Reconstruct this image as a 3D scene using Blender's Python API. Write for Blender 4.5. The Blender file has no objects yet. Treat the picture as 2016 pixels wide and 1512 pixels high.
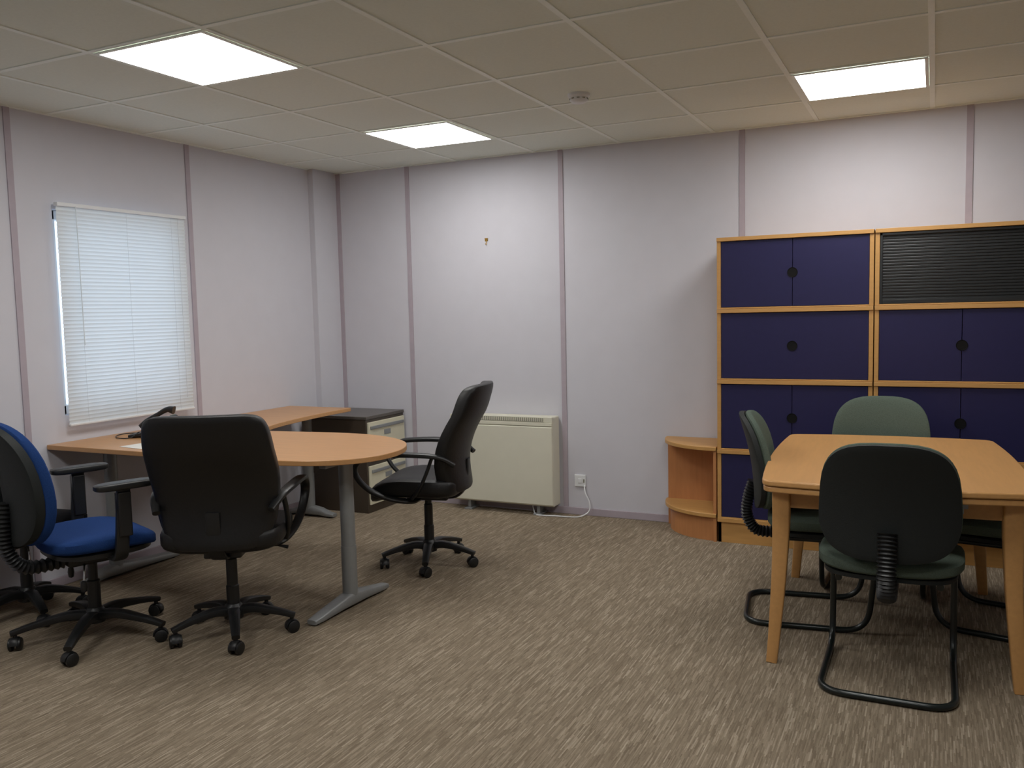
import bpy, bmesh, math, random
from mathutils import Vector, Matrix
random.seed(7)
S = bpy.context.scene
COL = S.collection
PI = math.pi
try:
    S.view_settings.view_transform = 'Standard'
    S.view_settings.gamma = 1.1
except Exception:
    pass

# ------------------------------------------------------------------ materials
def lin(c):
    c = c/255.0
    return c/12.92 if c <= .04045 else ((c+.055)/1.055)**2.4
def rgb(r, g, b): return (lin(r), lin(g), lin(b), 1)

def base_mat(name):
    m = bpy.data.materials.new(name); m.use_nodes = True
    nt = m.node_tree; nt.nodes.clear()
    o = nt.nodes.new('ShaderNodeOutputMaterial'); b = nt.nodes.new('ShaderNodeBsdfPrincipled')
    nt.links.new(b.outputs[0], o.inputs[0])
    return m, nt, b, o
def coords(nt, scale, rot=(0, 0, 0)):
    tc = nt.nodes.new('ShaderNodeTexCoord'); mp = nt.nodes.new('ShaderNodeMapping')
    mp.inputs['Scale'].default_value = scale; mp.inputs['Rotation'].default_value = rot
    nt.links.new(tc.outputs['Object'], mp.inputs['Vector'])
    return mp
def ramp(nt, src, stops):
    r = nt.nodes.new('ShaderNodeValToRGB')
    while len(r.color_ramp.elements) < len(stops): r.color_ramp.elements.new(.5)
    for e, (p, c) in zip(r.color_ramp.elements, stops): e.position = p; e.color = c
    nt.links.new(src, r.inputs[0]); return r
def bump(nt, b, src, strength, dist=.002):
    bp = nt.nodes.new('ShaderNodeBump'); bp.inputs['Strength'].default_value = strength; bp.inputs['Distance'].default_value = dist
    nt.links.new(src, bp.inputs['Height']); nt.links.new(bp.outputs[0], b.inputs['Normal'])
def mat(name, col, rough=.5, metal=0, var=.06, scale=(30, 30, 30), bstr=0, spec=.5, detail=3, rot=(0,0,0)):
    m, nt, b, o = base_mat(name)
    mp = coords(nt, scale, rot)
    n = nt.nodes.new('ShaderNodeTexNoise'); n.inputs['Scale'].default_value = 1; n.inputs['Detail'].default_value = detail
    nt.links.new(mp.outputs[0], n.inputs['Vector'])
    c = rgb(*col)
    lo = tuple(x*(1-var) for x in c[:3])+(1,); hi = tuple(min(1, x*(1+var)) for x in c[:3])+(1,)
    r = ramp(nt, n.outputs['Fac'], [(.3, lo), (.7, hi)])
    nt.links.new(r.outputs[0], b.inputs['Base Color'])
    b.inputs['Roughness'].default_value = rough; b.inputs['Metallic'].default_value = metal
    b.inputs['Specular IOR Level'].default_value = spec
    if bstr: bump(nt, b, n.outputs['Fac'], bstr)
    return m

M = {}
M['wall'] = mat('wall_paint', (201, 200, 208), .75, 0, .012, (9, 9, 9), .12, .25)
M['strip'] = mat('mauve_strip', (170, 159, 168), .6, 0, .03, (20, 20, 20), 0, .3)
M['ceil'] = mat('ceiling_tile', (226, 232, 222), .9, 0, .02, (70, 70, 70), .15, .1)
M['grid'] = mat('ceiling_grid', (238, 244, 236), .5, 0, .02)
M['beech'] = mat('beech_wood', (190, 141, 80), .42, 0, .07, (6, 60, 60), .03, .4)
M['beech_v'] = mat('beech_wood_table', (192, 141, 84), .36, 0, .06, (55, 5, 55), .03, .45)
M['desk'] = mat('cherry_laminate', (188, 138, 88), .35, 0, .06, (5, 60, 60), .02, .45)
M['shelfwood'] = mat('shelf_wood', (182, 120, 72), .45, 0, .08, (40, 40, 5), .03, .4)
M['navy'] = mat('navy_laminate', (28, 26, 66), .5, 0, .04, (30, 30, 30), 0, .3)
M['hole'] = mat('black_hole', (4, 4, 5), .6, 0, .02, spec=.2)
M['tambour'] = mat('tambour_black', (30, 32, 33), .28, 0, .05)
M['leather'] = mat('black_leather', (13, 13, 14), .48, 0, .12, (90, 90, 90), .25, .4)
M['plastic'] = mat('black_plastic', (19, 20, 21), .42, 0, .05, (60, 60, 60), .05, .45)
M['bluef'] = mat('blue_fabric', (30, 55, 106), .95, 0, .12, (260, 260, 260), .4, .1)
M['blackf'] = mat('black_fabric', (20, 20, 23), .95, 0, .15, (260, 260, 260), .4, .1)
M['greenf'] = mat('green_fabric', (78, 89, 80), .95, 0, .14, (260, 260, 260), .4, .1)
M['shell'] = mat('dark_shell', (24, 28, 28), .65, 0, .06, (200, 200, 200), .25, .3)
M['tubeg'] = mat('dark_green_tube', (24, 30, 29), .28, .2, .03)
M['silver'] = mat('silver_metal', (140, 143, 144), .42, .35, .03, (40, 40, 40))
M['chrome'] = mat('chrome', (210, 210, 210), .2, 1, .01)
M['heater'] = mat('heater_cream', (214, 211, 192), .45, 0, .015, (12, 12, 12))
M['heater_dark'] = mat('heater_grille', (135, 135, 122), .5, 0, .03)
M['white'] = mat('white_plastic', (224, 226, 228), .4, 0, .015)
M['paper'] = mat('paper_white', (222, 220, 214), .8, 0, .01)
M['brown'] = mat('brown_steel', (60, 51, 42), .42, 0, .04, (20, 20, 20))
M['browntop'] = mat('brown_steel_top', (80, 75, 70), .35, 0, .04, (20, 20, 20))
M['cream'] = mat('cream_steel', (210, 205, 180), .42, 0, .02, (15, 15, 15))
M['brass'] = mat('brass', (168, 130, 60), .35, .8, .02)
M['screen'] = mat('phone_screen', (70, 80, 78), .2, 0, .02)

def carpet():
    m, nt, b, o = base_mat('carpet')
    N = nt.nodes.new; Lk = nt.links.new
    tc = N('ShaderNodeTexCoord'); sp = N('ShaderNodeSeparateXYZ'); Lk(tc.outputs['Object'], sp.inputs[0])
    def mth(op, a, bb=None):
        q = N('ShaderNodeMath'); q.operation = op
        for i, v in enumerate((a, bb)):
            if v is None: continue
            if isinstance(v, (int, float)): q.inputs[i].default_value = v
            else: Lk(v, q.inputs[i])
        return q.outputs[0]
    def dash(w, l, seed):
        xi = mth('FLOOR', mth('ADD', mth('MULTIPLY', sp.outputs[0], w), seed))
        w1 = N('ShaderNodeTexWhiteNoise'); w1.noise_dimensions = '1D'; Lk(xi, w1.inputs['W'])
        yi = mth('FLOOR', mth('ADD', mth('MULTIPLY', sp.outputs[1], l), mth('MULTIPLY', w1.outputs[0], 37.0)))
        cb = N('ShaderNodeCombineXYZ'); Lk(xi, cb.inputs[0]); Lk(yi, cb.inputs[1])
        w2 = N('ShaderNodeTexWhiteNoise'); w2.noise_dimensions = '2D'; Lk(cb.outputs[0], w2.inputs['Vector'])
        return w2.outputs[0]
    a = dash(205, 12, .3); c = dash(330, 20, 5.7)
    r1 = ramp(nt, a, [(0, rgb(108, 95, 78)), (.45, rgb(124, 110, 92)), (.76, rgb(137, 123, 104)), (.88, rgb(156, 142, 122)), (1, rgb(180, 166, 146))])
    r2 = ramp(nt, c, [(0, rgb(110, 97, 80)), (.5, rgb(131, 117, 99)), (.82, rgb(146, 132, 113)), (1, rgb(172, 158, 139))])
    mx = N('ShaderNodeMix'); mx.data_type = 'RGBA'; mx.inputs[0].default_value = .45
    Lk(r1.outputs[0], mx.inputs[6]); Lk(r2.outputs[0], mx.inputs[7])
    n = N('ShaderNodeTexNoise'); n.inputs['Scale'].default_value = 420; Lk(tc.outputs['Object'], n.inputs['Vector'])
    r3 = ramp(nt, n.outputs['Fac'], [(.3, (.82, .82, .82, 1)), (.7, (1.0, 1.0, 1.0, 1))])
    mm = N('ShaderNodeMix'); mm.data_type = 'RGBA'; mm.blend_type = 'MULTIPLY'; mm.inputs[0].default_value = .8
    Lk(mx.outputs[2], mm.inputs[6]); Lk(r3.outputs[0], mm.inputs[7])
    Lk(mm.outputs[2], b.inputs['Base Color'])
    b.inputs['Roughness'].default_value = .97; b.inputs['Specular IOR Level'].default_value = .08
    bump(nt, b, n.outputs['Fac'], .4, .003)
    return m
M['carpet'] = carpet()
def emis(name, col, st):
    m = bpy.data.materials.new(name); m.use_nodes = True; nt = m.node_tree; nt.nodes.clear()
    o = nt.nodes.new('ShaderNodeOutputMaterial'); e = nt.nodes.new('ShaderNodeEmission')
    e.inputs[0].default_value = col; e.inputs[1].default_value = st
    nt.links.new(e.outputs[0], o.inputs[0]); return m
M['lamp'] = emis('lamp_diffuser', (1, .985, .955, 1), 16.5)
def slatmat():
    m, nt, b, o = base_mat('blind_slat')
    b.inputs['Base Color'].default_value = rgb(234, 238, 238); b.inputs['Roughness'].default_value = .45
    t = nt.nodes.new('ShaderNodeBsdfTranslucent'); t.inputs[0].default_value = rgb(230, 238, 240)
    mx = nt.nodes.new('ShaderNodeMixShader'); mx.inputs[0].default_value = .28
    nt.links.new(b.outputs[0], mx.inputs[1]); nt.links.new(t.outputs[0], mx.inputs[2]); nt.links.new(mx.outputs[0], o.inputs[0])
    return m
M['slat'] = slatmat()
def glassmat():
    m = bpy.data.materials.new('window_glass'); m.use_nodes = True; nt = m.node_tree; nt.nodes.clear()
    o = nt.nodes.new('ShaderNodeOutputMaterial'); a = nt.nodes.new('ShaderNodeBsdfTransparent'); g = nt.nodes.new('ShaderNodeBsdfGlossy')
    g.inputs['Roughness'].default_value = .02
    mx = nt.nodes.new('ShaderNodeMixShader'); mx.inputs[0].default_value = .06
    nt.links.new(a.outputs[0], mx.inputs[1]); nt.links.new(g.outputs[0], mx.inputs[2]); nt.links.new(mx.outputs[0], o.inputs[0])
    return m
M['glass'] = glassmat()

# ------------------------------------------------------------------ mesh builder
def fillet(pts, r, n=6):
    pts = [Vector(p) for p in pts]; out = [pts[0]]
    for i in range(1, len(pts)-1):
        a, b, c = pts[i-1], pts[i], pts[i+1]
        d1 = (a-b); d2 = (c-b); rr = min(r, d1.length*.49, d2.length*.49)
        p1 = b+d1.normalized()*rr; p2 = b+d2.normalized()*rr
        for k in range(n+1):
            t = k/n; out.append((1-t)**2*p1+2*t*(1-t)*b+t*t*p2)
    out.append(pts[-1]); return out
def smooth_path(pts, n=6):
    P = [Vector(p) for p in pts]; out = []
    Q = [2*P[0]-P[1]]+P+[2*P[-1]-P[-2]]
    for i in range(1, len(Q)-2):
        for k in range(n):
            t = k/n
            out.append(.5*((2*Q[i])+(-Q[i-1]+Q[i+1])*t+(2*Q[i-1]-5*Q[i]+4*Q[i+1]-Q[i+2])*t*t+(-Q[i-1]+3*Q[i]-3*Q[i+1]+Q[i+2])*t**3))
    out.append(P[-1]); return out
class MB:
    def __init__(s): s.bm = bmesh.new()
    def box(s, x0, x1, y0, y1, z0, z1, Mx=None):
        v = [s.bm.verts.new((x, y, z)) for z in (z0, z1) for y in (y0, y1) for x in (x0, x1)]
        for f in ((0, 2, 3, 1), (4, 5, 7, 6), (0, 1, 5, 4), (2, 6, 7, 3), (0, 4, 6, 2), (1, 3, 7, 5)):
            s.bm.faces.new([v[i] for i in f])
        if Mx:
            for q in v: q.co = Mx @ q.co
        return s
    def ring_loft(s, rings, cap=True, closed=False):
        R = [[s.bm.verts.new(p) for p in r] for r in rings]; n = len(R[0])
        m = len(R)
        for i in range(m if closed else m-1):
            a, b = R[i], R[(i+1) % m]
            for k in range(n): s.bm.faces.new((a[k], a[(k+1) % n], b[(k+1) % n], b[k]))
        if cap and not closed:
            s.bm.faces.new(list(reversed(R[0]))); s.bm.faces.new(R[-1])
        return s
    def sweep(s, pts, prof, n=12, up=(0, 0, 1), sq=2.0, closed=False):
        P = [Vector(p) for p in pts]; m = len(P)
        if not isinstance(prof, list): prof = [(prof, prof)]*m
        elif len(prof) != m:
            q = []
            for i in range(m):
                t = i/(m-1)*(len(prof)-1); k = min(int(t), len(prof)-2); f = t-k
                q.append((prof[k][0]*(1-f)+prof[k+1][0]*f, prof[k][1]*(1-f)+prof[k+1][1]*f))
            prof = q
        rings = []; U = Vector(up).normalized(); prev = None
        for i in range(m):
            if closed: t = P[(i+1) % m]-P[i-1]
            else: t = P[min(i+1, m-1)]-P[max(i-1, 0)]
            t.normalize()
            if prev is None:
                side = t.cross(U)
                if side.length < .05: side = t.cross(Vector((0, 1, 0)) if abs(t.y) < .9 else Vector((1, 0, 0)))
            else:
                side = prev-t*prev.dot(t)
            side.normalize(); prev = side; nn = side.cross(t).normalized()
            r = []
            for k in range(n):
                a = 2*PI*k/n; c, d = math.cos(a), math.sin(a)
                c2 = math.copysign(abs(c)**(2/sq), c); d2 = math.copysign(abs(d)**(2/sq), d)
                r.append(P[i]+side*c2*prof[i][0]+nn*d2*prof[i][1])
            rings.append(r)
        return s.ring_loft(rings, True, closed)
    def cyl(s, p0, p1, r0, r1=None, n=20):
        if r1 is None: r1 = r0
        return s.sweep([p0, p1], [(r0, r0), (r1, r1)], n)
    def lathe(s, prof, n=28, Mx=None):
        rings = []
        for r, z in prof:
            rings.append([(max(r, .0003)*math.cos(2*PI*k/n), max(r, .0003)*math.sin(2*PI*k/n), z) for k in range(n)])
        if Mx: rings = [[Mx @ Vector(p) for p in r] for r in rings]
        return s.ring_loft(rings)
    def prism(s, out, z0, z1):
        a = [s.bm.verts.new((p[0], p[1], z0)) for p in out]; b = [s.bm.verts.new((p[0], p[1], z1)) for p in out]
        n = len(out)
        for i in range(n): s.bm.faces.new((a[i], a[(i+1) % n], b[(i+1) % n], b[i]))
        s.bm.faces.new(list(reversed(a))); s.bm.faces.new(b); return s
    def pad(s, w, h, t, n=4.5, m=6, e=.3, fn=None, cuts=14):
        """superelliptic cushion: x width, y height, z thickness, then deformed by fn"""
        g = cuts; cs = [math.sin(PI/2*(-1+2*i/g)) for i in range(g+1)]
        def mp(x, y, z):
            r = max(abs(x), abs(y)); q = (abs(x)**n+abs(y)**n)**(1/n) if r > 1e-9 else 1
            k = r/q if r > 1e-9 else 1
            th = e+(1-e)*math.sqrt(max(0, 1-r**m))
            p = Vector((x*k*w/2, y*k*h/2, z*th*t/2))
            return Vector(fn(*p)) if fn else p
        top = [[s.bm.verts.new(mp(x, y, 1)) for x in cs] for y in cs]
        bot = [[s.bm.verts.new(mp(x, y, -1)) for x in cs] for y in cs]
        for j in range(g):
            for i in range(g):
                s.bm.faces.new((top[j][i], top[j][i+1], top[j+1][i+1], top[j+1][i]))
                s.bm.faces.new((bot[j][i], bot[j+1][i], bot[j+1][i+1], bot[j][i+1]))
        per = [(0, i) for i in range(g)]+[(j, g) for j in range(g)]+[(g, g-i) for i in range(g)]+[(g-j, 0) for j in range(g)]
        for k in range(len(per)):
            a = per[k]; b = per[(k+1) % len(per)]
            s.bm.faces.new((top[a[0]][a[1]], bot[a[0]][a[1]], bot[b[0]][b[1]], top[b[0]][b[1]]))
        return s
    def build(s, name, m, parent=None, bev=0, ang=38, flat=False, seg=2):
        bmesh.ops.recalc_face_normals(s.bm, faces=s.bm.faces)
        me = bpy.data.meshes.new(name); s.bm.to_mesh(me); s.bm.free()
        for p in me.polygons: p.use_smooth = not flat
        if not flat: me.set_sharp_from_angle(angle=math.radians(ang))
        ob = bpy.data.objects.new(name, me); COL.objects.link(ob)
        me.materials.append(m if not isinstance(m, str) else M[m])
        if parent: ob.parent = parent
        if bev:
            md = ob.modifiers.new('bevel', 'BEVEL'); md.width = bev; md.segments = seg; md.limit_method = 'ANGLE'; md.angle_limit = math.radians(40)
        return ob
def tag(o, label=None, cat=None, group=None, kind=None):
    if label: o['label'] = label
    if cat: o['category'] = cat
    if group: o['group'] = group
    if kind: o['kind'] = kind
    return o
def thing(name, label, cat, loc=(0, 0, 0), rz=0, group=None):
    o = bpy.data.objects.new(name, None); COL.objects.link(o); o.location = loc; o.rotation_euler = (0, 0, rz)
    o.empty_display_size = .1
    return tag(o, label, cat, group)
def copy_tree(o, parent=None):
    c = o.copy(); COL.objects.link(c)
    if parent: c.parent = parent
    for ch in list(o.children): copy_tree(ch, c)
    return c
def heading(fx, fy): return math.atan2(-fx, fy)
def struct(o, label=None): return tag(o, label, None, None, 'structure')

# ------------------------------------------------------------------ room dims
H = 1.40; HC = 2.474; YW = 5.468; XL = -4.163; XR = 3.0; YF = -1.6
X0, Y0, T = -1.847, 3.089, .607
XC = -4.115   # face of the boxed corner column
struct(MB().box(XL-.25, XR+.15, YF-.15, YW+.15, -.1, 0).build('floor', 'carpet', flat=True), 'taupe carpet with fine pale streaks')
struct(MB().box(XL-.25, XR+.15, YF-.15, YW+.15, HC, HC+.1).build('ceiling', 'ceil', flat=True), 'suspended tiled ceiling')
struct(MB().box(XL-.25, XR+.15, YW, YW+.15, 0, HC).build('wall_back', 'wall', flat=True), 'pale lilac panelled wall')
struct(MB().box(XR, XR+.15, YF, YW, 0, HC).build('wall_right', 'wall', flat=True))
struct(MB().box(XL-.25, XR+.15, YF-.15, YF, 0, HC).build('wall_front', 'wall', flat=True))
WY0, WY1, WZ0, WZ1 = 3.094, 3.92, .90, 1.99
wl = MB()
wl.box(XL-.15, XL, YF, WY0, 0, HC).box(XL-.15, XL, WY1, YW, 0, HC).box(XL-.15, XL, WY0, WY1, 0, WZ0).box(XL-.15, XL, WY0, WY1, WZ1, HC)
struct(wl.build('wall_left', 'wall', flat=True), 'pale lilac panelled wall with the window')
struct(MB().box(XL, XC, 5.19, YW, 0, HC).build('wall_corner', 'wall', flat=True), 'boxed corner column')
# ceiling grid bars
g = MB()
for j in range(-8, 4):
    y = Y0+j*T
    if YF < y < YW: g.box(XL, XR, y-.012, y+.012, HC-.004, HC)
for i in range(-3, 9):
    x = X0+i*T
    if XL < x < XR: g.box(x-.012, x+.012, YF, YW, HC-.0045, HC)
g.box(XL, XR, YW-.02, YW, HC-.006, HC).box(XL, XL+.02, YF, YW, HC-.006, HC)
struct(g.build('trim_1', 'grid', flat=True), 'ceiling grid bars')
n = 2
for x in (XC, -3.495, -2.283, -1.084, .145):
    struct(MB().box(x, x+.034, YW-.007, YW, 0, HC).build('trim_%d' % n, 'strip', flat=True), 'mauve joint strip on the back wall'); n += 1
for y in (.50, 1.68, 2.858, 4.018):
    struct(MB().box(XL, XL+.007, y, y+.034, 0, HC).build('trim_%d' % n, 'strip', flat=True), 'mauve joint strip on the left wall'); n += 1
struct(MB().box(XC, XR, YW-.012, YW, 0, .05).build('baseboard_back', 'strip', bev=.003, flat=True))
struct(MB().box(XL, XL+.012, YF, 5.19, 0, .05).build('baseboard_left', 'strip', bev=.003, flat=True))
# window behind the blind
w = MB()
f = .05
w.box(XL-.11, XL-.05, WY0, WY0+f, WZ0, WZ1).box(XL-.11, XL-.05, WY1-f, WY1, WZ0, WZ1).box(XL-.11, XL-.05, WY0, WY1, WZ0, WZ0+f).box(XL-.11, XL-.05, WY0, WY1, WZ1-f, WZ1)
win = struct(w.build('window_1', 'white', bev=.004, flat=True), 'white framed window behind the blind')
MB().box(XL-.085, XL-.08, WY0+f, WY1-f, WZ0+f, WZ1-f).build('window_pane', 'glass', win, flat=True)

# ------------------------------------------------------------------ venetian blind
bl = thing('venetian_blind', 'white venetian blind lowered over the window on the left wall', 'blind', (XL+.04, 3.521, 2.022))
BH = 1.178; BW = .868
MB().box(-.016, .014, -BW/2, BW/2, -.02, 0).build('head_rail', 'white', bl, bev=.003, flat=True)
sl = MB(); ns = 56
for i in range(ns):
    z = -.030-(BH-.050)*i/(ns-1)
    a = math.radians(76); hw = .0116
    dx, dz = hw*math.cos(a), hw*math.sin(a)
    wob = .001*math.sin(i*1.7)
    pr = [(-dx, -dz), (-.4*dx-.0015, -.33*dz), (.33*dx-.0015, .33*dz+.0004), (dx, dz)]
    top = [sl.bm.verts.new((x+wob, -BW/2+.002, z+zz)) for x, zz in pr]; bt = [sl.bm.verts.new((x-wob, BW/2-.002, z+zz)) for x, zz in pr]
    for k in range(3): sl.bm.faces.new((top[k], top[k+1], bt[k+1], bt[k]))
sl.build('slats', 'slat', bl)
MB().box(-.009, .009, -BW/2+.002, BW/2-.002, -BH, -BH+.012).build('bottom_rail', 'white', bl, bev=.003, flat=True)
cd = MB()
for y in (-.32, 0, .32): cd.cyl((.008, y, -.02), (.008, y, -BH+.01), .0006, n=6)
cd.build('ladder_cord', 'white', bl)
MB().cyl((.020, .36, -.015), (.020, .365, -1.10), .001, n=6).build('pull_cord', 'white', bl)
MB().cyl((.020, -.33, -.015), (.020, -.325, -.75), .0018, n=8).build('tilt_wand', 'slat', bl)

# ------------------------------------------------------------------ ceiling lights
def clight(i, j, label):
    x, y = X0+(i+.5)*T, Y0+(j+.5)*T
    t = thing('ceiling_light', label, 'ceiling light', (x, y, HC-.004), 0, 'square ceiling light panels')
    h = T/2-.013; q = h-.016
    fr = MB().box(-h, h, -h, -q, -.006, 0).box(-h, h, q, h, -.006, 0).box(-h, -q, -q, q, -.006, 0).box(q, h, -q, q, -.006, 0)
    fr.build('frame', 'grid', t, flat=True)
    MB().box(-q, q, -q, q, -.005, -.001).build('diffuser', 'lamp', t, flat=True)
clight(-2, -1, 'glowing square ceiling panel at upper left, largest of the three')
clight(-2, 2, 'glowing square ceiling panel nearest the corner column, smallest of the three')
clight(2, 2, 'glowing square ceiling panel above the blue-door cabinets')
clight(2, -1, 'added square fill panel on the ceiling over the beech table, unseen above the view')  # unseen panel added on the light grid to keep the foreground bright
clight(-2, -4, 'added square fill panel on the ceiling, unseen behind the camera on the window side')  # unseen rear panel, added as fill to brighten the room
clight(2, -4, 'added square fill panel on the ceiling, unseen behind the camera on the table side')  # second added fill panel, continues the grid out of view
# smoke detector
sd = thing('smoke_detector', 'white round smoke detector on the ceiling tiles', 'smoke detector', (-1.614, 4.149, HC))
MB().lathe([(.055, 0), (.055, -.012), (.048, -.02)]).build('base', 'white', sd)
MB().lathe([(.046, -.02), (.046, -.032), (.036, -.042), (.012, -.046), (.001, -.046)]).build('sensor_head', 'white', sd)
vs = MB()
for k in range(10):
    a = 2*PI*k/10; vs.box(.0455, .0475, -.007, .007, -.029, -.024, Matrix.Rotation(a, 4, 'Z'))
vs.build('vents', 'heater_dark', sd, flat=True)
# hook
hk = thing('wall_hook', 'small brass picture hook on the bare back wall', 'hook', (-2.837, YW, 1.895))
MB().box(-.012, .012, -.003, 0, .0, .022).build('plate', 'brass', hk, bev=.002)
MB().sweep(smooth_path([(0, -.003, .01), (0, -.006, -.015), (0, -.012, -.024), (0, -.02, -.016)]), .0022, 8).cyl((-.009, -.002, .018), (-.009, -.009, .018), .003, n=8).cyl((.009, -.002, .018), (.009, -.009, .018), .003, n=8).build('hook_arm', 'brass', hk)

# ------------------------------------------------------------------ heater + outlet
ht = thing('storage_heater', 'cream electric storage heater standing against the back wall', 'heater', (-2.700, YW-.078, 0))
hw = .395; hy0, hy1 = -.060, .070
MB().box(-hw, hw, hy0+.012, hy1, .065, .68).build('body', 'heater', ht, bev=.008, flat=True)
MB().box(-hw, hw, hy0-.004, hy0+.012, .075, .615).build('front_panel', 'heater', ht, bev=.006, flat=True)
MB().box(-hw, hw, hy0-.001, hy0+.012, .619, .645).build('trim_band', 'heater', ht, bev=.003, flat=True)
MB().box(-hw, hw, hy0+.002, hy0+.03, .645, .682).build('top_rim', 'heater', ht, bev=.003, flat=True)
MB().box(-hw+.03, hw-.06, hy0-.0005, hy0+.004, .650, .676).build('grille', 'heater_dark', ht, flat=True)
gs = MB()
for k in range(48):
    x = -hw+.035+k*(2*hw-.1)/47; gs.box(x, x+.006, hy0-.003, hy0, .651, .675)
gs.build('grille_bars', 'heater', ht, flat=True)
for s_ in (-1, 1):
    MB().box(s_*.27-.03, s_*.27+.03, hy0+.005, hy1, 0, .012).box(s_*.27-.012, s_*.27+.012, hy0+.03, hy1-.02, .01, .068).build('foot', 'silver', ht, bev=.003, flat=True)
MB().sweep(smooth_path([(.395, -.045, .006), (.33, -.06, .006), (.26, -.05, .006), (.22, .0, .03), (.21, .01, .066)], 6), .0045, 8).build('power_lead', 'white', ht)
ol = thing('fused_switch', 'white fused wall switch with cable beside the storage heater', 'switch', (-2.158, YW, .237))
MB().box(-.041, .041, -.012, 0, -.041, .041).build('face_plate', 'white', ol, bev=.004, flat=True)
MB().box(-.012, .012, -.017, -.011, -.015, .015).build('rocker', 'white', ol, bev=.002, flat=True)
MB().box(.022, .034, -.0135, -.011, -.012, .012).build('fuse_cover', 'heater_dark', ol, bev=.001, flat=True)
cb = smooth_path([(.03, -.012, -.03), (.045, -.03, -.08), (.075, -.035, -.14), (.075, -.05, -.20), (.02, -.09, -.231), (-.07, -.12, -.231), (-.146, -.123, -.231)], 8)
MB().sweep(cb, .0045, 8).build('cable', 'white', ol)

# ------------------------------------------------------------------ filing cabinet
fc = thing('filing_cabinet', 'dark brown two-drawer steel filing cabinet with cream drawers', 'filing cabinet', (-3.565, 5.207, 0))
W2 = .24
MB().box(-.53, 0, -W2, W2, .0, .665).build('body', 'brown', fc, bev=.004, flat=True)
MB().box(-.535, .006, -W2-.003, W2+.003, .665, .688).build('top', 'browntop', fc, bev=.004, flat=True)
for z0, z1 in ((.365, .645), (.06, .335)):
    d = MB().box(0, .016, -W2+.012, W2-.012, z0, z1).build('drawer', 'cream', fc, bev=.004, flat=True)
    MB().box(.012, .026, -W2+.03, W2-.03, z1-.05, z1-.028).build('handle', 'silver', d, bev=.003, flat=True)
    MB().box(.014, .019, -.04, .04, z1-.105, z1-.07).build('label_holder', 'silver', d, bev=.001, flat=True)

# ------------------------------------------------------------------ desks
ZD = .76
def t_leg(parent, x, y, yl0, yl1, axis='Y', h=ZD-.027, name='leg'):
    lg = MB().cyl((x, y, .05), (x, y, h-.03), .034, n=28).build('leg', 'silver', parent)
    def P(a, z):
        return (x, a, z) if axis == 'Y' else (a, y, z)
    mid = y if axis == 'Y' else x
    pts = [P(yl0, .018), P(yl0+.05, .022), P(mid-.09, .038), P(mid, .045), P(mid+.09, .038), P(yl1-.05, .022), P(yl1, .018)]
    prof = [(.026, .012), (.031, .016), (.034, .026), (.036, .034), (.034, .026), (.031, .016), (.026, .012)]
    MB().sweep(pts, prof, 16, sq=4).build('foot', 'silver', lg, bev=.002)
    MB().cyl((x, y, .06), (x, y, .30), .0365, n=28).build('leg_sleeve', 'silver', lg)
    if axis == 'Y': b = MB().box(x-.02, x+.02, yl0+.12, yl1-.12, h-.032, h)
    else: b = MB().box(yl0+.1, yl1-.1, y-.02, y+.02, h-.032, h)
    b.build('support_beam', 'silver', lg, bev=.002, flat=True)
    for a in (yl0+.035, yl1-.035):
        MB().cyl(P(a, 0), P(a, .012), .014, n=12).build('leveller', 'plastic', lg)
    return lg
dk = thing('curved_desk', 'large orange wood desk with a rounded end, black phone on it', 'desk', (0, 0, 0))
out = [(XL+.004, 2.973), (-2.80, 2.975)]
for p in smooth_path([(-2.80, 2.975), (-2.575, 2.999), (-2.407, 3.063), (-2.296, 3.18), (-2.257, 3.329), (-2.285, 3.496), (-2.395, 3.662), (-2.585, 3.78), (-2.815, 3.827), (-3.078, 3.805), (-3.419, 3.758)], 6)[1:]: out.append((p.x, p.y))
out += [(XL+.004, 3.758)]
MB().prism(out, ZD-.025, ZD).build('desktop', 'desk', dk, bev=.003, flat=False)
t_leg(dk, -2.510, 3.322, 3.028, 3.612)
t_leg(dk, -4.02, 3.24, 3.03, 3.66)
MB().box(-4.00, -2.55, 3.42, 3.45, ZD-.065, ZD-.027).build('cross_rail', 'silver', dk, bev=.002, flat=True)
d2 = thing('return_desk', 'orange wood return desk along the left wall by filing cabinet', 'desk', (0, 0, 0))
o2 = [(XL+.004, 3.763), (-3.43, 3.763)]+[(p.x, p.y) for p in smooth_path([(-3.44, 3.768), (-3.53, 4.0), (-3.59, 4.30), (-3.62, 4.60), (-3.625, 4.885)], 5)]+[(XL+.004, 4.885)]
MB().prism(o2, ZD-.025, ZD).build('desktop', 'desk', d2, bev=.003)
t_leg(d2, -3.93, 4.78, -4.12, -3.72, axis='X')
t_leg(d2, -3.93, 3.90, -4.12, -3.72, axis='X')

# phone, paper
ph = thing('desk_phone', 'black desk telephone on the curved desk under the blind', 'telephone', (-3.86, 3.42, ZD), heading(.9, .44))
MB().sweep([(0, -.12, .010), (0, -.06, .016), (0, .02, .045), (0, .09, .10)], [(.09, .008), (.09, .010), (.09, .012), (.085, .010)], 20, sq=8).build('body', 'plastic', ph, bev=.002)
MB().box(-.06, .06, -.05, .06, .0, .016).box(-.04, .04, .02, .06, .0, .06).build('stand', 'plastic', ph, bev=.004)
MB().sweep([(-.03, .035, .066), (-.03, .085, .108)], [(.04, .004), (.04, .004)], 12, sq=8, up=(0, -.5, .85)).build('screen', 'screen', ph)
MB().sweep(smooth_path([(.055, -.055, .055), (.055, -.02, .085), (.055, .04, .125), (.055, .09, .150), (.055, .125, .145)], 5), [(.022, .020), (.022, .02), (.016, .012), (.020, .015), (.024, .022)], 14, sq=3).build('handset', 'plastic', ph)
bt = MB()
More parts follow.
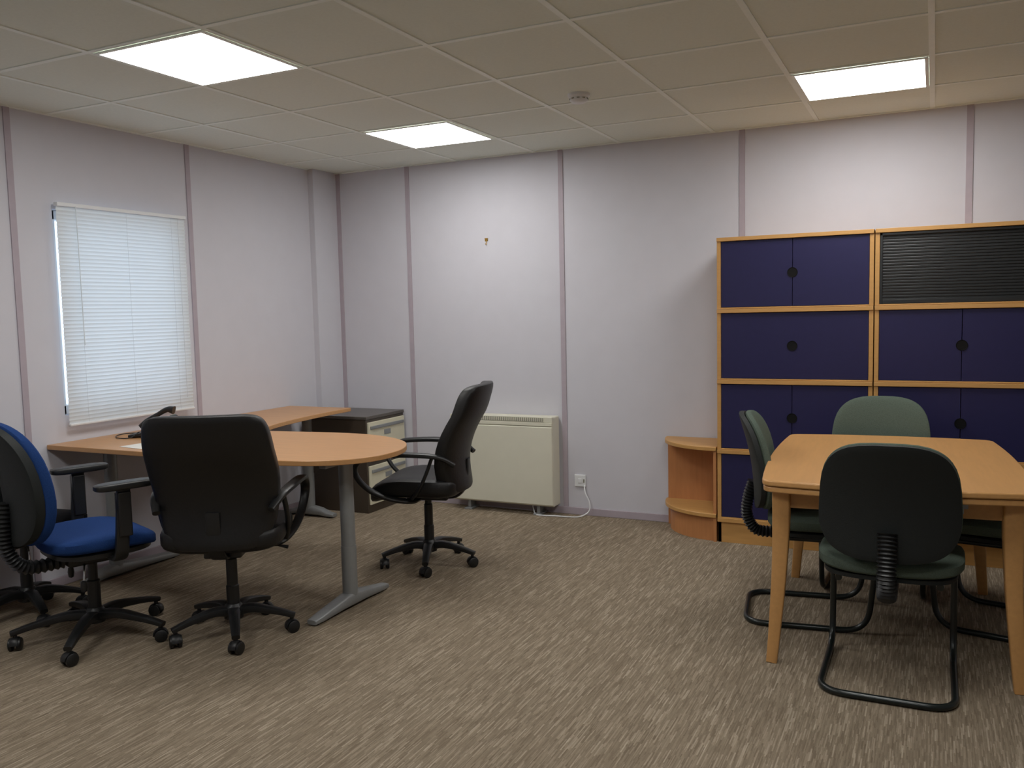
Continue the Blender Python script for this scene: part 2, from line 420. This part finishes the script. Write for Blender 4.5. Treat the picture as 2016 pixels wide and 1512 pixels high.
for r in range(4):
    for c in range(3):
        y = -.085+r*.02; bt.box(-.065+c*.022, -.049+c*.022, y, y+.012, .018+r*.008, .030+r*.008)
bt.build('keypad', 'screen', ph, flat=True)
MB().sweep(smooth_path([(.06, -.07, .03), (.11, -.10, .006), (.10, -.17, .005), (.0, -.22, .005), (-.08, -.20, .005), (-.10, -.10, .005), (-.05, -.02, .01)], 10), .003, 8).build('cord', 'plastic', ph)
pp = tag(MB().box(-.105, .105, -.148, .148, 0, .0015).build('paper_sheet', 'paper', flat=True), 'white sheet of paper lying on the curved desk', 'paper')
pp.location = (-3.55, 3.135, ZD+.0005); pp.rotation_euler = (0, 0, 1.45)

# ------------------------------------------------------------------ office chairs
def star_base(t, r, a0, m='plastic', hz=.115):
    MB().lathe([(.030, .07), (.042, .075), (.045, .12), (.030, .14), (.001, .14)]).build('base_hub', m, t)
    for k in range(5):
        a = a0+2*PI*k/5; c, s_ = math.cos(a), math.sin(a)
        pts = [(.02*c, .02*s_, hz-.01), (.35*r*c, .35*r*s_, hz), (.75*r*c, .75*r*s_, hz-.018), (r*c*1.05, r*s_*1.05, hz-.04)]
        lg = MB().sweep(smooth_path(pts, 4), [(.030, .022), (.026, .019), (.021, .014), (.017, .011)], 12, sq=3.5).build('base_leg', m, t)
        Mx = Matrix.Translation((r*c, r*s_, 0)) @ Matrix.Rotation(a+.9+k*1.3, 4, 'Z')
        cs = MB()
        for s2 in (-1, 1):
            cs.sweep([Mx @ Vector((.006*s2, 0, .027)), Mx @ Vector((.011*s2, 0, .027)), Mx @ Vector((.023*s2, 0, .027)), Mx @ Vector((.026*s2, 0, .027))], [(.018, .018), (.027, .027), (.027, .027), (.022, .022)], 20)
        cs.cyl((r*c, r*s_, .045), (r*c, r*s_, .08), .009, n=10)
        arc = [Mx @ Vector((0, .030*math.cos(q), .027+.030*math.sin(q))) for q in [PI*i/8 for i in range(9)]]
        cs.sweep(arc, [(.016, .003)]*9, 8)
        cs.build('caster', m, lg)
def exec_chair(label, loc, rz, a0):
    t = thing('executive_chair', label, 'chair', loc, rz, 'black leather swivel armchairs')
    star_base(t, .255, a0-rz)
    MB().lathe([(.028, .12), (.028, .22), (.024, .225), (.024, .34), (.019, .345), (.019, .40)]).build('gas_column', 'plastic', t)
    MB().box(-.08, .08, -.13, .10, .375, .41).build('tilt_mechanism', 'plastic', t, bev=.008)
    MB().sweep([(.06, .02, .39), (.20, .03, .385), (.245, .03, .375)], [(.005, .005), (.005, .005), (.012, .008)], 10).build('lever', 'plastic', t)
    def sf(x, y, z):
        zz = .462+z-(.05*(max(0, y)/.24)**3)+.015*(abs(x)/.25)**3
        return (x*(1-.06*(y/.24)), y+.035, zz)
    MB().pad(.50, .50, .115, n=5, m=7, e=.35, fn=sf).build('seat', 'leather', t)
    def bf(x, y, z):
        s_ = (y+.285)/.57
        wd = .82+.20*math.sin(min(1, max(0, s_)/.62)*PI/2)-.07*max(0, s_-.55)**1.5/.3
        yy = -.215+.045*math.sin(PI*min(1, max(0, s_)/.75))-.13*max(0, s_)**1.6+.055*(x/.26)**2
        return (x*wd, yy+z, .725+y)
    MB().pad(.52, .58, .085, n=8.5, m=10, e=.5, fn=bf, cuts=20).build('backrest', 'leather', t)
    MB().pad(.38, .48, .045, n=6, m=4, e=.1, fn=lambda x, y, z: (lambda p: (p[0], p[1]+.042, p[2]))(bf(x, y+.01, z)), cuts=14).build('back_cushion', 'leather', t)
    MB().sweep(fillet([(0, -.02, .385), (0, -.19, .385), (0, -.235, .50), (0, -.235, .60)], .06), [(.035, .010), (.035, .010), (.03, .008)], 12, sq=4).build('back_bracket', 'plastic', t)
    for s2 in (-1, 1):
        P = [(.235, -.215, .60), (.262, -.14, .645), (.278, -.02, .66), (.282, .13, .66), (.28, .25, .645), (.275, .32, .59), (.268, .30, .52), (.255, .23, .455), (.235, .13, .415), (.20, .04, .398), (.12, .02, .398)]
        P = [(s2*x, y, z) for x, y, z in P]
        a = MB().sweep(smooth_path(P, 5), [(.016, .012), (.022, .013), (.027, .014), (.027, .014), (.025, .013), (.022, .012), (.02, .012), (.02, .012), (.02, .012), (.02, .01), (.02, .01)], 14, sq=2.6).build('armrest', 'plastic', t)
        Q = [(s2*x, y, z) for x, y, z in [(.262, -.10, .64), (.268, -.07, .56), (.262, -.03, .48), (.24, .02, .42)]]
        MB().sweep(smooth_path(Q, 5), [(.012, .010)]*4, 10).build('arm_strut', 'plastic', a)
    return t
exec_chair('black leather swivel armchair seen from behind at the curved desk', (-2.779, 2.830, 0), heading(-.48, .88), math.radians(-45))
exec_chair('black leather swivel armchair in profile in front of the heater', (-2.525, 4.081, 0), heading(-.96, -.27), math.radians(-64))

def bellows(p, r0, r1, n_):
    pts = smooth_path(p, 12); L = len(pts); prof = []
    for i in range(L): q = r0 if i % 2 else r1; prof.append((q*1.25, q))
    return MB().sweep(pts, prof, 14, sq=2.6)
def operator_chair(label, loc, rz, a0, fab, arms=True, r=.33):
    t = thing('operator_chair', label, 'chair', loc, rz)
    star_base(t, r, a0-rz)
    MB().lathe([(.027, .12), (.027, .26), (.020, .265), (.020, .39)]).build('gas_column', 'plastic', t)
    MB().box(-.09, .09, -.12, .10, .355, .405).build('tilt_mechanism', 'plastic', t, bev=.01)
    for x, y in ((.10, -.05), (-.10, -.02)):
        lv = MB().sweep(smooth_path([(x*.6, y, .37), (x*1.2, y-.02, .35), (x*1.35, y-.03, .29)]), .004, 8).build('lever', 'chrome', t)
        MB().lathe([(.001, .305), (.011, .30), (.014, .28), (.011, .258), (.001, .252)], 14, Matrix.Translation((x*1.35, y-.03, 0))).build('lever_knob', 'plastic', lv)
    def sf(x, y, z): return (x, y+.02, .455+z-.03*(max(0, y)/.22)**3+.012*(abs(x)/.24)**2)
    MB().pad(.49, .45, .078, n=3, m=5, e=.35, fn=sf).build('seat', fab, t)
    MB().pad(.45, .41, .03, n=3, m=5, e=.6, fn=lambda x, y, z: (x, y+.02, .416+z)).build('seat_pan', 'plastic', t)
    def bf(x, y, z):
        s_ = (y+.25)/.5
        return (x*(.94+.06*math.cos((s_-.45)*3)), -.265-.075*s_+.03*math.sin(PI*s_)+.09*(x/.23)**2*.6+z, .735+y)
    MB().pad(.45, .52, .070, n=2.9, m=5, e=.35, fn=lambda x, y, z: bf(x, y, z+.01)).build('backrest', fab, t)
    MB().pad(.44, .51, .045, n=2.9, m=8, e=.75, fn=lambda x, y, z: bf(x, y, z-.030)).build('back_shell', 'shell', t)
    bellows([(0, -.325, .66), (0, -.335, .55), (0, -.325, .45), (0, -.26, .375), (0, -.12, .37)], .022, .030, 20).build('bellows', 'plastic', t)
    if arms:
        for s2 in (-1, 1):
            a = MB().sweep(fillet([(s2*.14, .03, .40), (s2*.285, .03, .40), (s2*.29, .05, .70)], .05), [(.028, .012)]*2, 14, sq=4).build('armrest', 'plastic', t)
            MB().box(s2*.288-.022, s2*.288+.022, .02, .075, .50, .69).build('arm_sleeve', 'plastic', a, bev=.006)
            MB().pad(.085, .25, .032, n=4, m=6, e=.5, fn=lambda x, y, z: (x+s2*.29, y+.06, .715+z)).build('arm_pad', 'plastic', a)
    return t
operator_chair('blue fabric operator chair with black back shell and arms', (-3.323, 2.554, 0), heading(.35, .94), math.radians(-57), 'bluef', r=.315)
operator_chair('black office chair partly cut off, behind the blue chair by the left wall', (-3.89, 2.63, 0), heading(-.05, 1), math.radians(-20), 'blackf', arms=False, r=.235)

# ------------------------------------------------------------------ green cantilever chairs
def cant_chair():
    t = thing('cantilever_chair', 'x', 'chair', (0, 0, 0), 0, 'green fabric sled-base chairs around the beech table')
    def sf(x, y, z): return (x, y+.02, .45+z-.035*(max(0, y)/.22)**3+.010*(abs(x)/.24)**2)
    MB().pad(.50, .46, .075, n=3.6, m=5, e=.35, fn=sf).build('seat', 'greenf', t)
    MB().pad(.46, .42, .025, n=3.6, m=6, e=.6, fn=lambda x, y, z: (x, y+.02, .412+z)).build('seat_pan', 'shell', t)
    def bf(x, y, z):
        s_ = (y+.21)/.42
        return (x*(1.0-.10*max(0, s_-.3)), -.235-.07*s_+.02*math.sin(PI*s_)+.040*(x/.23)**2+z, .705+y)
    MB().pad(.475, .43, .05, n=3.2, m=5, e=.35, fn=lambda x, y, z: bf(x, y, z+.010)).build('backrest', 'greenf', t)
    MB().pad(.468, .424, .028, n=3.2, m=8, e=.75, fn=lambda x, y, z: bf(x, y, z-.022)).build('back_shell', 'shell', t)
    bellows([(0, -.275, .60), (0, -.298, .52), (0, -.302, .44), (0, -.26, .375), (0, -.16, .37), (0, -.06, .385)], .020, .027, 20).build('bellows', 'plastic', t)
    L = [(-.17, -.14, .388), (-.185, .16, .388), (-.222, .235, .36), (-.222, .20, .0135), (-.222, -.30, .0135), (.222, -.30, .0135), (.222, .20, .0135), (.222, .235, .36), (.185, .16, .388), (.17, -.14, .388)]
    MB().sweep(fillet(L, .10, 10), .0125, 12).build('sled_frame', 'tubeg', t)
    MB().sweep([(-.18, -.05, .388), (.18, -.05, .388)], .011, 10).sweep([(-.187, .12, .388), (.187, .12, .388)], .011, 10).build('cross_bar', 'tubeg', t)
    return t
cc = cant_chair()
spots = [((-.134, 3.500, 0), heading(0, 1), 'green chair at the near end of the table, its back to the camera'),
         ((-.462, 4.052, 0), heading(.99, .14), 'green chair on the left long side of the beech table'),
         ((-.243, 4.557, 0), heading(-.03, -1), 'green chair at the far end of the table, facing the camera'),
         ((.275, 4.220, 0), heading(-.97, .22), 'green chair on the right side of the table, cut off by the frame')]
for k, (loc, rz, lb) in enumerate(spots):
    o = cc if k == 0 else copy_tree(cc)
    o.location = loc; o.rotation_euler = (0, 0, rz); o['label'] = lb

# ------------------------------------------------------------------ beech extending table
tb = thing('dining_table', 'beech extending table with bowed top, surrounded by green chairs', 'table', (-.162, 4.027, 0), math.radians(3.4))
def bowed(hw, hl, bx, by, cr=.05):
    o = []; n_ = 10
    def X(y): return hw+bx*(1-(y/hl)**2)
    def Y(x): return hl+by*(1-(x/hw)**2)
    def corner(p, q, r):
        return [((1-t)**2*p[0]+2*t*(1-t)*q[0]+t*t*r[0], (1-t)**2*p[1]+2*t*(1-t)*q[1]+t*t*r[1]) for t in (.25, .5, .75)]
    side = [(X(y), y) for y in [(-hl+cr)+(2*hl-2*cr)*k/n_ for k in range(n_+1)]]
    end = [(x, Y(x)) for x in [(hw-cr)-(2*hw-2*cr)*k/n_ for k in range(n_+1)]]
    o += side; o += corner(side[-1], (hw+.004, hl+.004), end[0]); o += end
    l = [(-x, -y) for x, y in side]; e2 = [(-x, -y) for x, y in end]
    o += corner(end[-1], (-hw-.004, hl+.004), l[0]); o += l
    o += corner(l[-1], (-hw-.004, -hl-.004), e2[0]); o += e2
    o += corner(e2[-1], (hw+.004, -hl-.004), side[0])
    return o
HL = .635
MB().prism(bowed(.46, HL, .028, .045), .712, .735).build('tabletop', 'beech_v', tb, bev=.006, seg=3, ang=50)
MB().prism(bowed(.456, HL-.004, .028, .045), .688, .709).build('extension_leaf', 'beech_v', tb, bev=.005, seg=3, ang=50)
MB().prism(bowed(.44, HL-.02, .028, .045), .705, .715).build('slide_gap', 'hole', tb)
ap = MB(); ax, ay = .385, HL-.09
ap.box(-ax, ax, -ay-.01, -ay+.01, .615, .69).box(-ax, ax, ay-.01, ay+.01, .615, .69).box(-ax-.01, -ax+.01, -ay, ay, .615, .69).box(ax-.01, ax+.01, -ay, ay, .615, .69)
ap.build('apron', 'beech_v', tb, bev=.002, flat=True)
ly = HL-.08
for sx in (-1, 1):
    for sy in (-1, 1):
        pts = [(sx*.395, sy*ly, .69), (sx*.395, sy*ly, .56), (sx*.402, sy*(ly+.007), .35), (sx*.418, sy*(ly+.015), .12), (sx*.428, sy*(ly+.022), 0)]
        MB().sweep(smooth_path(pts, 3), [(.034, .034), (.033, .033), (.028, .028), (.023, .023), (.021, .021)], 16, up=(0, 1, 0), sq=7).build('leg', 'beech_v', tb, bev=.0015)
MB().box(.20, .25, -ay-.035, -ay-.02, .655, .685).box(.22, .235, -ay-.05, -ay-.035, .64, .675).build('slide_latch', 'silver', tb, bev=.002, flat=True)

# ------------------------------------------------------------------ cabinets
YC = 5.096; DEP = YW-YC-.006
A0x, A1x, B1x = -1.144, -.2925, .559
Z0, U = .1469, .4128
def cab(x0, x1, row, kind, label):
    z0 = Z0+row*U; w_ = x1-x0-.006; h = U-.001; t_ = .022
    c = thing('storage_cabinet', label, 'cabinet', ((x0+x1)/2, YC, z0 if row else 0), 0, 'stacked beech storage units with dark blue doors')
    b0 = 0 if row else Z0
    e = MB()
    e.box(-w_/2, -w_/2+t_, 0, DEP, b0, b0+h).box(w_/2-t_, w_/2, 0, DEP, b0, b0+h)
    e.box(-w_/2, w_/2, -.008, DEP, b0+h-.022, b0+h).box(-w_/2+t_, w_/2-t_, 0, DEP, b0, b0+.008).box(-w_/2+t_, w_/2-t_, DEP-.012, DEP, b0, b0+h)
    e.build('body', 'beech', c, bev=.0015, flat=True)
    L, R = -w_/2+t_+.002, w_/2-t_-.002; zb, zt = b0+.010, b0+h-.025
    if kind == 'double':
        MB().box(L, -.0015, .004, .022, zb, zt).build('door', 'navy', c, bev=.0012, flat=True)
        MB().box(.0015, R, .004, .022, zb, zt).build('door', 'navy', c, bev=.0012, flat=True)
    elif kind == 'flap':
        MB().box(L, R, .004, .022, zb, zt).build('door', 'navy', c, bev=.0012, flat=True)
    elif kind == 'tambour':
        q = MB(); nr = 24
        for k in range(nr):
            z = zb+(zt-zb)*k/nr; dz = (zt-zb)/nr
            q.box(L+.01, R-.01, .018, .030, z+.001, z+dz-.003)
        q.box(L+.01, R-.01, .026, .034, zb, zt)
        q.build('tambour_shutter', 'tambour', c, bev=.0015, flat=True)
        MB().box(L, L+.012, .004, .03, zb, zt).box(R-.012, R, .004, .03, zb, zt).box(L, R, .004, .03, zt-.012, zt).build('track', 'tambour', c, bev=.001, flat=True)
        MB().box(L+.012, R-.012, .006, .026, zb, zb+.022).build('pull_bar', 'tambour', c, bev=.002, flat=True)
    if kind in ('double', 'flap'):
        zc = (zb+zt)/2
        Mx = Matrix.Translation((0, .003, zc)) @ Matrix.Rotation(PI/2, 4, 'X')
        MB().lathe([(.0285, -.003), (.0285, .0025), (.026, .0025), (.025, .0005), (.001, .0005)], 32, Mx).build('finger_hole', 'hole', c)
    if row == 0:
        p = MB().box(-w_/2, w_/2, .012, .034, 0, Z0-.022).box(-w_/2, -w_/2+t_, .012, DEP, 0, Z0).box(w_/2-t_, w_/2, .012, DEP, 0, Z0).box(-w_/2, w_/2, -.004, DEP, Z0-.022, Z0+.002)
        p.build('plinth', 'beech', c, bev=.0015, flat=True)
    return c
cab(A0x, A1x, 3, 'double', 'blue two-door beech unit on top of the left cabinet stack')
cab(A0x, A1x, 2, 'flap', 'blue single-flap beech unit, second from top of the left stack')
cab(A0x, A1x, 1, 'double', 'blue two-door beech unit, third from top of the left stack')
cab(A0x, A1x, 0, 'double', 'bottom blue-door beech unit beside the quarter-round shelf')
cab(A1x, B1x, 3, 'tambour', 'beech unit with black ribbed tambour shutter on the right stack')
cab(A1x, B1x, 2, 'double', 'blue two-door beech unit directly under the black tambour unit')
cab(A1x, B1x, 1, 'double', 'blue two-door beech unit, third from top of the right stack')
cab(A1x, B1x, 0, 'double', 'bottom blue-door beech unit behind the table and green chairs')

# quarter-round shelf unit
qs = thing('corner_shelf', 'low open quarter-round wooden shelf unit beside the cabinet stack', 'shelf unit', (A0x-.004, YW-.013, 0))
def quarter(r, n_=18): return [(0, 0)]+[(-r*1.08*math.sin(PI/2*k/n_), -r*math.cos(PI/2*k/n_)) for k in range(n_+1)]
RQ = .370
MB().prism(quarter(RQ), .548, .572).build('top', 'beech', qs, bev=.003)
MB().prism(quarter(RQ), .146, .170).build('shelf', 'beech', qs, bev=.003)
MB().box(-RQ*1.08+.012, 0, -.018, 0, 0, .548).build('back_panel', 'shelfwood', qs, flat=True)
MB().box(-.018, 0, -RQ+.012, 0, 0, .548).build('side_panel', 'shelfwood', qs, flat=True)
pl = MB(); rr = RQ-.03
arc = [(-rr*1.08*math.sin(PI/2*k/18), -rr*math.cos(PI/2*k/18)) for k in range(19)]
arc2 = [(-(rr-.015)*1.08*math.sin(PI/2*k/18), -(rr-.015)*math.cos(PI/2*k/18)) for k in range(19)]
pl.prism(arc+arc2[::-1], 0, .146)
pl.build('plinth', 'shelfwood', qs)

# ------------------------------------------------------------------ world + camera
wd = bpy.data.worlds.new('World'); S.world = wd; wd.use_nodes = True
bg = wd.node_tree.nodes['Background']; bg.inputs[0].default_value = (.62, .78, 1.0, 1); bg.inputs[1].default_value = 2.0
cam = bpy.data.cameras.new('camera'); co = bpy.data.objects.new('camera', cam); COL.objects.link(co)
th, ro, ya = math.radians(4.782), math.radians(1.308), math.radians(25.97)
fwh = Vector((-math.sin(ya), math.cos(ya), 0)); zv = Vector((0, 0, 1)); rt = Vector((math.cos(ya), math.sin(ya), 0))
fwd = fwh*math.cos(th)-zv*math.sin(th); up = zv*math.cos(th)+fwh*math.sin(th)
cx = rt*math.cos(ro)-up*math.sin(ro); cy = rt*math.sin(ro)+up*math.cos(ro)
R3 = Matrix((cx, cy, -fwd)).transposed()
co.matrix_world = Matrix.Translation((0, 0, H)) @ R3.to_4x4()
cam.sensor_width = 36; cam.lens = 1708*36/2016; cam.clip_start = .05
S.camera = co
